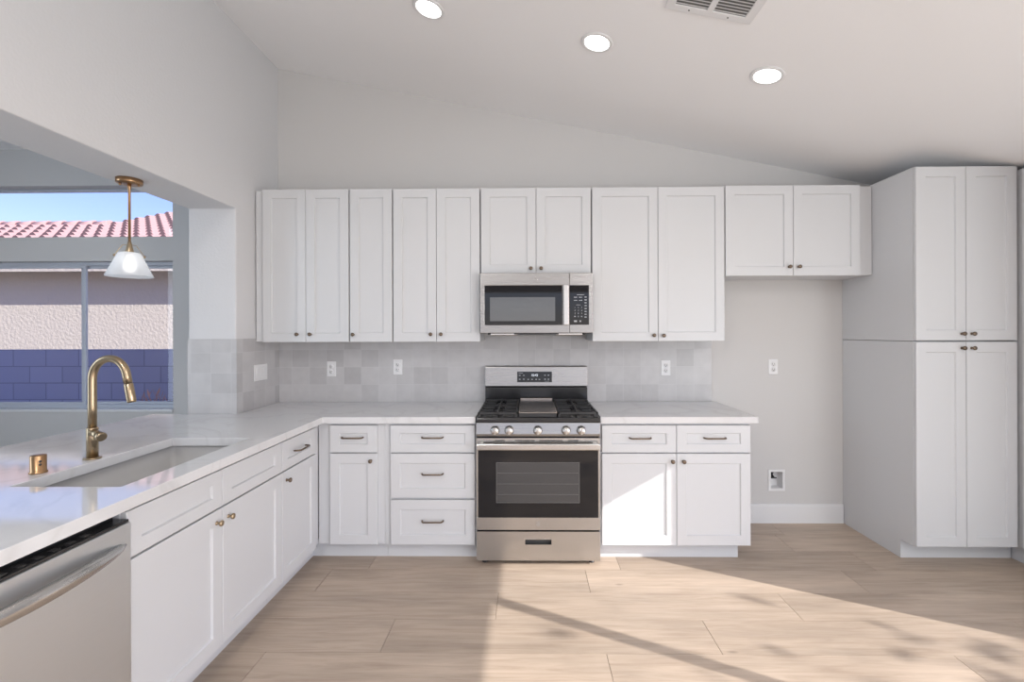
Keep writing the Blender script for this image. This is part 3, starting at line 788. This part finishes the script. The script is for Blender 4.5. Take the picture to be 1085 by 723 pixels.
# storage drawer
bm = B(); grid_slab(bm, [-HW, -0.083, 0.083, HW], [0.034, 0.131, 0.166, 0.212], lambda x_, z_: not (abs(x_) < 0.083 and 0.131 < z_ < 0.166), 0.621, 0.662)
for v in bm.verts:
    v.co = Vector((v.co.x, -v.co.z, v.co.y))
sdw = obj('storage_drawer', bm, M_STEEL, r)
bm = B(); frame_xz(bm, -0.086, 0.086, 0.128, 0.169, 0.005, -0.664, -0.660); box(bm, -0.081, 0.081, -0.632, -0.628, 0.132, 0.165, mi=1); obj('recessed_pull', bm, [M_STEELV, M_SLOT], sdw)
# backguard
bm = B(); profile(bm, [(0, 0.90), (-0.058, 0.90), (-0.058, 1.030), (0, 1.030)], -HW + 0.001, HW - 0.001); obj('rear_panel', bm, M_BLACK, r)
bm = B(); profile(bm, [(0, 1.031), (-0.062, 1.036), (-0.066, 1.042), (-0.056, 1.182), (-0.05, 1.188), (0, 1.188)], -HW, HW); bgd = obj('backguard', bm, M_STEELDIM, r, bevel=0.003)
tilt = math.atan2(0.010, 0.140)
bm = B(); box(bm, -0.129, 0.129, -0.003, 0.0, -0.039, 0.039, 0.0012); dp = obj('display_panel', bm, M_BLACKGL, bgd, loc=(-0.012, -0.0614, 1.108), rot=(-tilt, 0, 0))
text(dp, '10:42', 0.024, (0.0, -0.0034, 0.012), M_DIGIT, name='clock_digits')
bm = B()
for (px_, pz_) in ((-0.110, 0.012), (-0.080, 0.012), (-0.110, -0.017), (-0.080, -0.017), (-0.047, -0.018), (-0.018, -0.018), (0.012, -0.018), (0.036, -0.018), (0.078, 0.012), (0.103, 0.012), (0.078, -0.017), (0.103, -0.017)):
    obj('touch_key', box(B(), px_ - 0.006, px_ + 0.006, -0.0036, -0.0028, pz_ - 0.003, pz_ + 0.003), M_LEGEND, dp)
obj('key_legend', box(B(), -0.117, -0.085, -0.0036, -0.0028, 0.027, 0.0295), M_LEGEND, dp); obj('key_legend', box(B(), 0.075, 0.108, -0.0036, -0.0028, -0.033, -0.031), M_LEGEND, dp)


# burners under the grates
def burner(x, y_):
    bm = B(); lathe(bm, [(0, 0.914), (0.046, 0.914), (0.044, 0.920), (0.030, 0.923), (0.030, 0.928), (0.027, 0.931), (0, 0.932)], 24); obj('burner', bm, [M_IRON], r, loc=(x, y_, 0.0))


for x in (-0.25, 0.25):
    burner(x, -0.20); burner(x, -0.50)


def grate(x0, x1, name='grate'):
    bm = B(); zt2 = 0.945; t = 0.011
    y0_, y1_ = -0.648, -0.075
    for yy in (y0_, (y0_ + y1_) / 2, y1_ - t):
        box(bm, x0, x1, yy, yy + t, zt2 - 0.014, zt2, 0.002)
    for xx in (x0, x1 - t):
        box(bm, xx, xx + t, y0_, y1_, zt2 - 0.014, zt2, 0.002)
    xm = (x0 + x1) / 2
    box(bm, xm - t / 2, xm + t / 2, y0_, y1_, zt2 - 0.012, zt2 + 0.001, 0.002)
    for cy_ in (-0.20, -0.50):
        for dy in (-0.055, 0.055):
            box(bm, x0, xm - 0.035, cy_ + dy - t / 2, cy_ + dy + t / 2, zt2 - 0.012, zt2 + 0.001, 0.002)
            box(bm, xm + 0.035, x1, cy_ + dy - t / 2, cy_ + dy + t / 2, zt2 - 0.012, zt2 + 0.001, 0.002)
    for xx in (x0, x1 - 0.016):
        for yy in (y0_, (y0_ + y1_) / 2 - 0.002, y1_ - 0.016):
            box(bm, xx, xx + 0.016, yy, yy + 0.016, 0.914, zt2 - 0.010, 0.002)
    obj(name, bm, M_IRON, r)


grate(-0.372, -0.125); grate(0.125, 0.372)
bm = B(); box(bm, -0.118, 0.118, -0.640, -0.085, 0.930, 0.944, 0.004); box(bm, -0.118, 0.118, -0.098, -0.085, 0.938, 0.956, 0.003)
box(bm, -0.118, -0.112, -0.640, -0.085, 0.94, 0.950); box(bm, 0.112, 0.118, -0.640, -0.085, 0.94, 0.950)
gr = obj('griddle', bm, M_GRIDDLE, r)
for xx in (-0.112, 0.096):
    for yy in (-0.63, -0.11):
        obj('griddle_foot', box(B(), xx, xx + 0.016, yy, yy + 0.016, 0.914, 0.931), M_IRON, gr)
obj('griddle_support', box(B(), -0.115, 0.115, -0.648, -0.6405, 0.916, 0.938), M_IRON, r)

# ------------------------------------------------------------------ microwave
MZ0, MZ1 = 1.4235, 1.8385
r = thing('microwave', 'over-the-range stainless microwave with black window and keypad', 'microwave', (0.0575, D - 0.009, 0))
mw = 0.379; fd = 0.372   # body front; door adds 0.028
bm = B(); box(bm, -mw, mw, -fd, 0, MZ0 + 0.012, MZ1); obj('body', bm, M_DARKPL, r)
xs_ = 0.222     # seam between door and keypad
zA, zB2 = 1.489, 1.755
bm = B(); grid_slab(bm, [-mw, -mw + 0.030, xs_ - 0.048, xs_ - 0.001], [MZ0 + 0.012, zA, zB2, MZ1], lambda x_, z_: not (-mw + 0.03 < x_ < xs_ - 0.048 and zA < z_ < zB2), fd + 0.001, fd + 0.028)
for v in bm.verts:
    v.co = Vector((v.co.x, -v.co.z, v.co.y))
md_ = obj('door', bm, M_STEELDIM, r, bevel=0.002)
bm = B(); box(bm, -mw + 0.0305, xs_ - 0.0485, -fd - 0.026, -fd - 0.002, zA + .0005, zB2 - .0005); dg = obj('door_glass', bm, M_BLACKGL, md_)
bm = B(); box(bm, -0.312, 0.1265, -fd - 0.0275, -fd - 0.0255, 1.515, 1.676, 0.0005); obj('window_screen', bm, M_MWGLASS, md_)
bm = B(); box(bm, xs_ - 0.042, xs_ - 0.006, -fd - 0.052, -fd - 0.040, zA - 0.002, zB2 + 0.002, 0.004)
for zz in (zA + 0.006, zB2 - 0.026):
    box(bm, xs_ - 0.033, xs_ - 0.015, -fd - 0.042, -fd - 0.0275, zz, zz + 0.02)
obj('handle', bm, M_STEELV, md_)
emblem(md_, (-0.004, -fd - 0.0285, 1.797), 0.013)
bm = B(); box(bm, xs_ + 0.001, mw, -fd - 0.026, -fd - 0.001, MZ0 + 0.012, MZ1); cpn = obj('control_panel', bm, M_STEELDIM, r, bevel=0.002)
bm = B(); box(bm, xs_ + 0.002, mw - 0.026, -fd - 0.0275, -fd - 0.0255, zA, zB2, 0.0005); kp = obj('keypad', bm, M_BLACKGL, cpn)
kx0 = xs_ + 0.037
for i, row in enumerate(('123', '456', '789', ' 0 ')):
    for j, ch in enumerate(row):
        if ch != ' ':
            text(kp, ch, 0.014, (kx0 + j * 0.0225, -fd - 0.0278, 1.606 - i * 0.0205), M_LEGEND, name='key_digit')
yk0, yk1 = -fd - 0.0282, -fd - 0.0274
keys = [(xs_ + 0.101, xs_ + 0.115, 1.672 - i * 0.0192, 1.678 - i * 0.0192) for i in range(8)]
keys += [(xs_ + 0.030 + j * 0.034, xs_ + 0.052 + j * 0.034, 1.672 - i * 0.021, 1.6765 - i * 0.021) for i in range(2) for j in range(2)]
keys += [(xs_ + 0.030, xs_ + 0.050, 1.508, 1.519), (xs_ + 0.067, xs_ + 0.078, 1.509, 1.518), (kx0 - 0.005, kx0 + 0.004, 1.542, 1.548), (kx0 + 0.040, kx0 + 0.049, 1.542, 1.548)]
for q in keys:
    obj('touch_key', box(B(), q[0], q[1], yk0, yk1, q[2], q[3]), M_LEGEND, kp)
for q in ((xs_ + 0.050, xs_ + 0.100, 1.689, 1.6925), (xs_ + 0.045, xs_ + 0.075, 1.621, 1.6235)):
    obj('key_legend', box(B(), q[0], q[1], yk0, yk1, q[2], q[3]), M_LEGEND, kp)
bm = B(); box(bm, -0.33, 0.33, -fd + 0.005, -0.03, MZ0, MZ0 + 0.0118, 0.003); box(bm, -0.15, 0.15, -fd - 0.018, -fd + 0.004, MZ0 + 0.001, MZ0 + 0.0118); obj('underside_vent', bm, M_BLACK, r)
for sx in (-0.22, 0.22):
    bm = B(); box(bm, sx - 0.09, sx + 0.09, -fd - 0.014, -0.30, MZ0 - 0.004, MZ0 + 0.0115, 0.004); obj('underside_lamp_cover', bm, M_STEELV, r)

# ------------------------------------------------------------------ dishwasher
r = thing('dishwasher', 'stainless dishwasher with bowed bar handle under the left counter', 'dishwasher', (-1.9, 0.905, 0), RL)
dw, dd = 0.604, 0.585
bm = B(); box(bm, 0.002, dw - 0.002, -dd + 0.03, -0.005, 0.10, 0.865); obj('body', bm, M_DARKPL, r)
bm = B(); box(bm, 0.001, dw - 0.001, -dd - 0.030, -dd + 0.028, 0.115, 0.832, 0.003); dr_ = obj('door', bm, M_STEELDW, r)
bm = B(); box(bm, 0.003, dw - 0.003, -dd - 0.024, -dd + 0.026, 0.8322, 0.841, 0.002)
ct = obj('control_strip', bm, M_BLACK, dr_)
for i in range(9):
    xx = 0.10 + i * 0.045
    obj('control_key', box(B(), xx, xx + 0.022, -dd - 0.012, -dd + 0.006, 0.8412, 0.8422), M_STEELV, ct)
bm = B(); n = 24; prev = None
for i in range(n + 1):
    s_ = -1 + 2 * i / n
    x = dw / 2 + s_ * (dw / 2 - 0.022); bow = 0.048 * (1 - s_ * s_) ** 0.75; hh = 0.005 + 0.020 * (1 - s_ * s_) ** 0.6
    cz = 0.765
    ring = [bm.verts.new(p) for p in ((x, -dd - 0.030 - bow + 0.010, cz - hh), (x, -dd - 0.031 - bow, cz - hh * 0.7), (x, -dd - 0.034 - bow, cz), (x, -dd - 0.031 - bow, cz + hh * 0.7), (x, -dd - 0.030 - bow + 0.010, cz + hh))]
    if prev:
        for k in range(5):
            f = bm.faces.new((prev[k], prev[(k + 1) % 5], ring[(k + 1) % 5], ring[k])); f.smooth = True
    else:
        bm.faces.new(ring)
    prev = ring
bm.faces.new(prev[::-1])
obj('handle', bm, M_STEELV, dr_)
bm = B(); box(bm, 0.002, dw - 0.002, -dd + 0.055, -dd + 0.07, 0.0, 0.0995); obj('toe_panel', bm, M_DARKPL, r)
for sx in (0.03, dw - 0.03):
    bm = B(); lathe(bm, [(0, 0), (0.015, 0), (0.015, 0.006), (0.008, 0.01), (0.008, 0.1), (0, 0.1)], 10); obj('foot', bm, M_DARKPL, r, loc=(sx, -0.10, 0))


# ------------------------------------------------------------------ outlets, switches, water box
def outlet(label, x, z, y_wall, group='wall outlets'):
    r = thing('wall_outlet', label, 'outlet', (x, y_wall - 0.0005, z), group=group)
    bm = B(); box(bm, -0.035, 0.035, -0.006, 0, -0.057, 0.057, 0.003); obj('cover_plate', bm, M_PLATE, r)
    for dz in (0.0195, -0.0195):
        bm = B(); lathe(bm, [(0, 0), (0.0165, 0), (0.0165, 0.0018), (0, 0.002)], 20, Matrix.Translation((0, -0.006, dz)) @ Matrix.Rotation(PI / 2, 4, 'X'))
        rc = obj('receptacle', bm, M_PLATE, r)
        bm = B()
        box(bm, -0.0075, -0.0050, -0.0086, -0.0078, dz - 0.002, dz + 0.0075); box(bm, 0.0050, 0.0075, -0.0086, -0.0078, dz - 0.002, dz + 0.0065)
        box(bm, -0.0025, 0.0025, -0.0086, -0.0078, dz - 0.0105, dz - 0.006)
        obj('slot', bm, M_SLOT, rc)
    return r


outlet('white outlet on the tile under the corner wall cabinet', -1.493, 1.165, D - 0.008)
outlet('white outlet on the tile under the narrow single-door wall cabinet', -0.987, 1.179, D - 0.008)
outlet('white outlet on the tile right of the range', 1.038, 1.168, D - 0.008)
outlet('white outlet on the bare wall of the refrigerator bay', 1.846, 1.175, D)
r = thing('light_switch', 'white three-gang switch plate on the left tiled wall', 'light switch', (XW + 0.0085, 3.311, 1.162), (0, 0, PI / 2))
bm = B(); box(bm, -0.080, 0.080, -0.006, 0, -0.057, 0.057, 0.003); obj('cover_plate', bm, M_PLATE, r)
for dx in (-0.046, 0, 0.046):
    bm = B(); profile(bm, [(-0.006, -0.033), (-0.0075, -0.033), (-0.0105, 0.033), (-0.006, 0.033)], dx - 0.0165, dx + 0.0165); obj('rocker', bm, M_PLATE, r, bevel=0.0008)
r = thing('water_supply_box', 'white recessed ice-maker water box low on the refrigerator wall', 'water box', (WB[0], D, WB[1]))
bm = B(); frame_xz(bm, -0.062, 0.062, -0.081, 0.081, 0.0185, -0.007, -0.0005); obj('flange', bm, M_PLATE, r, bevel=0.002)
bm = B(); box(bm, -0.0455, 0.0455, 0.07, 0.073, -0.0635, 0.0635)
box(bm, -0.0455, -0.0435, 0.0, 0.07, -0.0635, 0.0635); box(bm, 0.0435, 0.0455, 0.0, 0.07, -0.0635, 0.0635)
box(bm, -0.0435, 0.0435, 0.0, 0.07, -0.0635, -0.0615); box(bm, -0.0435, 0.0435, 0.0, 0.07, 0.0615, 0.0635); obj('box_liner', bm, M_PLATE, r)
bm = B(); lathe(bm, [(0, 0), (0.010, 0), (0.010, 0.03), (0.014, 0.032), (0.014, 0.042), (0, 0.043)], 14, Matrix.Translation((-0.018, 0.035, 0.012)))
tube(bm, [(-0.018, 0.035, 0.03), (-0.018, 0.012, 0.022), (-0.018, 0.006, 0.020)], 0.008, 10); box(bm, -0.036, 0.006, 0.004, 0.012, 0.010, 0.020, 0.003)
obj('shutoff_valve', bm, M_DARKPL, r)

# ------------------------------------------------------------------ ceiling fittings
CT = math.atan(SLOPE)
for (x, y_, lb) in ((-0.526, 2.516, 'leftmost round recessed light, high in the sloping ceiling'), (0.375, 2.527, 'middle of the three round recessed ceiling lights'), (1.281, 2.528, 'rightmost round recessed light, low on the sloping ceiling')):
    r = thing('recessed_light', lb, 'ceiling light', (x, y_, zceil(x) - 0.0006), (0, CT, 0), group='recessed ceiling lights')
    bm = B(); lathe(bm, [(0.066, -0.001), (0.068, -0.006), (0.080, -0.006), (0.086, -0.003), (0.087, 0.0), (0.066, 0.0), (0.066, -0.001)], 40); obj('trim_ring', bm, M_TRIM, r)
    bm = B(); lathe(bm, [(0, -0.003), (0.066, -0.003), (0.066, -0.001), (0, -0.001)], 40, smooth=False); obj('diffuser', bm, M_LED, r)
# air register: slots run up the slope (x), two banks
r = thing('ceiling_vent', 'white louvred air vent in the ceiling at the top edge', 'vent', (0.83, 2.03, zceil(0.83) - 0.0006), (0, CT, 0))
bm = B(); LX, LY = 0.200, 0.150
frame_in = grid_slab(bm, [-LX, -0.160, -0.014, 0.014, 0.160, LX], [-LY, -0.112, 0.112, LY], lambda x_, y2: not (abs(y2) < 0.112 and (0.014 < abs(x_) < 0.160)), -0.007, -0.0)
obj('frame', bm, M_TRIM, r, bevel=0.0025)
bm = B(); box(bm, -0.160, 0.160, -0.112, 0.112, -0.0015, -0.0005); obj('duct_back', bm, mat('duct_grey', (0.16, 0.16, 0.16), 0.7), r)
bm = B()
for side in ((-0.160, -0.014), (0.014, 0.160)):
    for i in range(12):
        y2 = -0.112 + (i + 0.5) * 0.224 / 12
        a = [bm.verts.new(p) for p in ((side[0], y2 - 0.0075, -0.006), (side[1], y2 - 0.0075, -0.006), (side[1], y2 + 0.0045, -0.0025), (side[0], y2 + 0.0045, -0.0025))]
        b = [bm.verts.new((v.co.x, v.co.y + 0.001, v.co.z + 0.0008)) for v in a]
        bm.faces.new(a); bm.faces.new(b[::-1])
        for k in range(4):
            bm.faces.new((a[k], a[(k + 1) % 4], b[(k + 1) % 4], b[k]))
obj('louvre', bm, M_TRIM, r)
bm = B()
for sx in (-0.09, 0.09):
    lathe(bm, [(0, -0.008), (0.004, -0.008), (0.004, -0.006), (0, -0.006)], 10, Matrix.Translation((sx, 0.131, 0)))
obj('screw', bm, M_SLOT, r)

# ------------------------------------------------------------------ pendant lamp
m, nt_, p_ = new_mat('frosted_glass_shade')
p_.inputs['Base Color'].default_value = (0.86, 0.89, 0.93, 1); p_.inputs['Roughness'].default_value = 0.35; p_.inputs['Transmission Weight'].default_value = 0.0
tr = N(nt_, 'ShaderNodeBsdfTranslucent'); tr.inputs[0].default_value = (0.85, 0.88, 0.92, 1)
tp = N(nt_, 'ShaderNodeBsdfTransparent'); m1 = N(nt_, 'ShaderNodeMixShader'); m1.inputs[0].default_value = 0.5
m2 = N(nt_, 'ShaderNodeMixShader'); m2.inputs[0].default_value = 0.35
nt_.links.new(p_.outputs[0], m1.inputs[1]); nt_.links.new(tr.outputs[0], m1.inputs[2]); nt_.links.new(m1.outputs[0], m2.inputs[1]); nt_.links.new(tp.outputs[0], m2.inputs[2])
nt_.links.new(m2.outputs[0], nt_.nodes['Material Output'].inputs['Surface'])
M_FROST = m
r = thing('pendant_lamp', 'brass pendant lamp with frosted glass cone shade in the pass-through', 'pendant lamp', (-2.10, 2.458, ZBEAM - 0.0006))
bm = B(); lathe(bm, [(0, -0.024), (0.056, -0.024), (0.058, -0.020), (0.058, 0.0), (0, 0)], 40); cn = obj('ceiling_canopy', bm, M_COPPER, r)
bm = B()
for a in (0.4, 0.4 + PI):
    lathe(bm, [(0, -0.034), (0.005, -0.034), (0.006, -0.0242), (0, -0.0242)], 12, Matrix.Translation((0.040 * math.cos(a), 0.040 * math.sin(a), 0)))
obj('canopy_screw', bm, M_COPPER, cn)
bm = B(); lathe(bm, [(0, -0.325), (0.0062, -0.325), (0.0062, -0.05), (0.009, -0.045), (0.009, -0.0242), (0, -0.0242)], 14); obj('rod', bm, M_COPPER, r)
bm = B(); lathe(bm, [(0, -0.40), (0.019, -0.40), (0.020, -0.385), (0.014, -0.36), (0.009, -0.335), (0.006, -0.324), (0, -0.324)], 20); obj('socket', bm, M_BRASS, r)
bm = B(); CA, SA = 0.76, 0.65
for sx in (-1, 1):
    tube(bm, [(sx * 0.008 * CA, sx * 0.008 * SA, -0.345), (sx * 0.028 * CA, sx * 0.028 * SA, -0.348), (sx * 0.058 * CA, sx * 0.058 * SA, -0.397), (sx * 0.064 * CA, sx * 0.064 * SA, -0.408)], 0.0018, 8)
    lathe(bm, [(0, -0.005), (0.005, -0.005), (0.005, 0.006), (0, 0.007)], 10, Matrix.Translation((sx * 0.062 * CA, sx * 0.062 * SA, -0.405)))
obj('shade_holder', bm, M_BRASS, r)
bm = B(); lathe(bm, [(0.018, -0.3885), (0.044, -0.388), (0.049, -0.391), (0.102, -0.511), (0.1005, -0.514), (0.0985, -0.512), (0.0465, -0.394), (0.043, -0.391), (0.018, -0.3915)], 48); obj('shade', bm, M_FROST, r)
bm = B(); lathe(bm, [(0, -0.492), (0.014, -0.489), (0.026, -0.475), (0.030, -0.458), (0.026, -0.440), (0.014, -0.420), (0.013, -0.4005), (0, -0.4005)], 20); obj('bulb', bm, M_BULB, r)

# ------------------------------------------------------------------ outside
bm = B(); box(bm, -4.0, 5.0, -7.6, YF - 0.16, 2.60, 2.75)  # unseen slab added to cut the sky seen through the front opening
struct('added_sky_block', bm, M_WALL, label='flat unseen slab added to block sky outside the rear opening', cat='sky blocker')
bm = B(); box(bm, -40, 30, -25, 40, -0.3, -0.125)
struct('ground', bm, M_GROUND, label='dry gravel yard around the house', cat='ground')
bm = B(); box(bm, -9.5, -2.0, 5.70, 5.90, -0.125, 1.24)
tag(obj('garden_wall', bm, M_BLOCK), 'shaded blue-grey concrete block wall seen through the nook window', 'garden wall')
r = thing('neighbour_house', 'sunlit stucco house with clay tile roof beyond the block wall', 'house', (-9.0, 9.0, -0.125))
bm = B(); box(bm, -7, 6, 0, 7.0, 0, 2.78); obj('stucco_wall', bm, M_STUCCO, r)
bm = B(); box(bm, -7.4, 6.4, -0.52, -0.49, 2.70, 2.85); box(bm, -7.4, 6.4, -0.489, -0.001, 2.76, 2.79); obj('eave_fascia', bm, M_STUCCO, r)
bm = B(); TW, TR, SLR = 0.30, 0.36, 0.40


def roof_patch(bm, x0, x1, y0, y1, zb0):
    """barrel tiles: round across x, stepped along the slope (y)"""
    nx = int(round((x1 - x0) / TW)); sub = 8; rows = int(round((y1 - y0) / TR)); prevrow = None
    for rr in range(rows):
        for e_, lift in ((0, 0.075), (1, 0.0)):
            yy = y0 + (rr + e_) * TR - (0.0 if e_ == 0 else 0.0)
            line = []
            for i in range(nx * sub + 1):
                ph = (i % sub) / sub
                hgt = 0.085 * max(0.0, math.sin(PI * ph / 0.66)) if ph < 0.66 else -0.02 * math.sin(PI * (ph - 0.66) / 0.34)
                line.append(bm.verts.new((x0 + i * TW / sub, yy, zb0 + (yy - y0) * SLR + hgt + lift)))
            if prevrow:
                for i, (a, b, c, d_) in enumerate(zip(prevrow, prevrow[1:], line[1:], line)):
                    f = bm.faces.new((a, b, c, d_))
                    if e_ == 0 and (i % sub) < 6:      # solid riser coloured dark for the shade of an open tile end
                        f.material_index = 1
            prevrow = line


roof_patch(bm, -7.5, -1.8, -0.56, 3.04, 2.86); roof_patch(bm, -1.8, 6.6, -0.56, 8.0, 2.86)
obj('tile_roof', bm, [M_ROOF, M_TILESHADE], r, recalc=True)
bm = B()
for i in range(14):
    x0 = -7.4 + i * 0.40
    tube(bm, [(x0, 3.06, 2.86 + 3.6 * SLR + 0.04), (x0 + 0.42, 3.06, 2.86 + 3.6 * SLR + 0.055)], [0.12, 0.14], 14)
obj('ridge_cap', bm, M_ROOF, r)

# small dry shrub at the foot of the block wall
random.seed(11)
r = thing('dry_shrub', 'small pinkish dry shrub in front of the block wall', 'shrub', (-4.30, 5.35, -0.125))
bm = B()
for i in range(7):
    a = i * 0.9; tube(bm, [(0, 0, 0), (0.05 * math.cos(a), 0.05 * math.sin(a), 0.35), (0.16 * math.cos(a), 0.10 * math.sin(a), 0.70)], [0.008, 0.006, 0.003], 6)
obj('stem', bm, M_BARK, r)
bm = B()
for i in range(60):
    a = random.uniform(0, 2 * PI); rad = random.uniform(0.04, 0.2); z = random.uniform(0.45, 0.88)
    c = Vector((rad * math.cos(a), rad * 0.6 * math.sin(a), z)); d1 = Vector((random.uniform(-.4, .4), random.uniform(-.4, .4), 1)).normalized() * 0.06
    s1 = Vector((random.uniform(-1, 1), random.uniform(-1, 1), 0)).normalized() * 0.014
    v = [bm.verts.new(q) for q in (c - d1, c + s1, c + d1, c - s1)]; bm.faces.new(v)
obj('leaf', bm, M_PINKLEAF, r)

# tree in the side yard: the sun through the patio door comes past its edge
random.seed(5)
r = thing('yard_tree', 'thin leafy tree in the side yard outside the patio door', 'tree', (9.2, -2.35, -0.125))
bm = B(); tube(bm, [(0, 0, 0), (0.05, 0.03, 1.5), (0.0, 0.0, 3.0), (0.1, 0.1, 4.2)], [0.09, 0.07, 0.05, 0.02], 10)
for a in (0.3, 1.5, 2.8, 4.0, 5.2):
    tube(bm, [(0, 0, 2.8), (0.4 * math.cos(a), 0.4 * math.sin(a), 3.4), (0.8 * math.cos(a), 0.8 * math.sin(a), 3.9)], [0.035, 0.022, 0.01], 8)
obj('trunk', bm, M_BARK, r)
bm = B()
for i in range(420):
    u_ = random.gauss(0, 0.42), random.gauss(0, 0.42), random.gauss(0, 0.42)
    c = Vector((0, 0, 3.9)) + Vector(u_)
    d1 = Vector((random.uniform(-1, 1), random.uniform(-1, 1), random.uniform(-1, 1))).normalized() * 0.075
    s1 = d1.cross(Vector((random.uniform(-1, 1), random.uniform(-1, 1), random.uniform(-1, 1)))).normalized() * 0.03
    v = [bm.verts.new(q) for q in (c - d1, c + s1, c + d1, c - s1)]; bm.faces.new(v)
lf = obj('foliage', bm, M_LEAF, r)
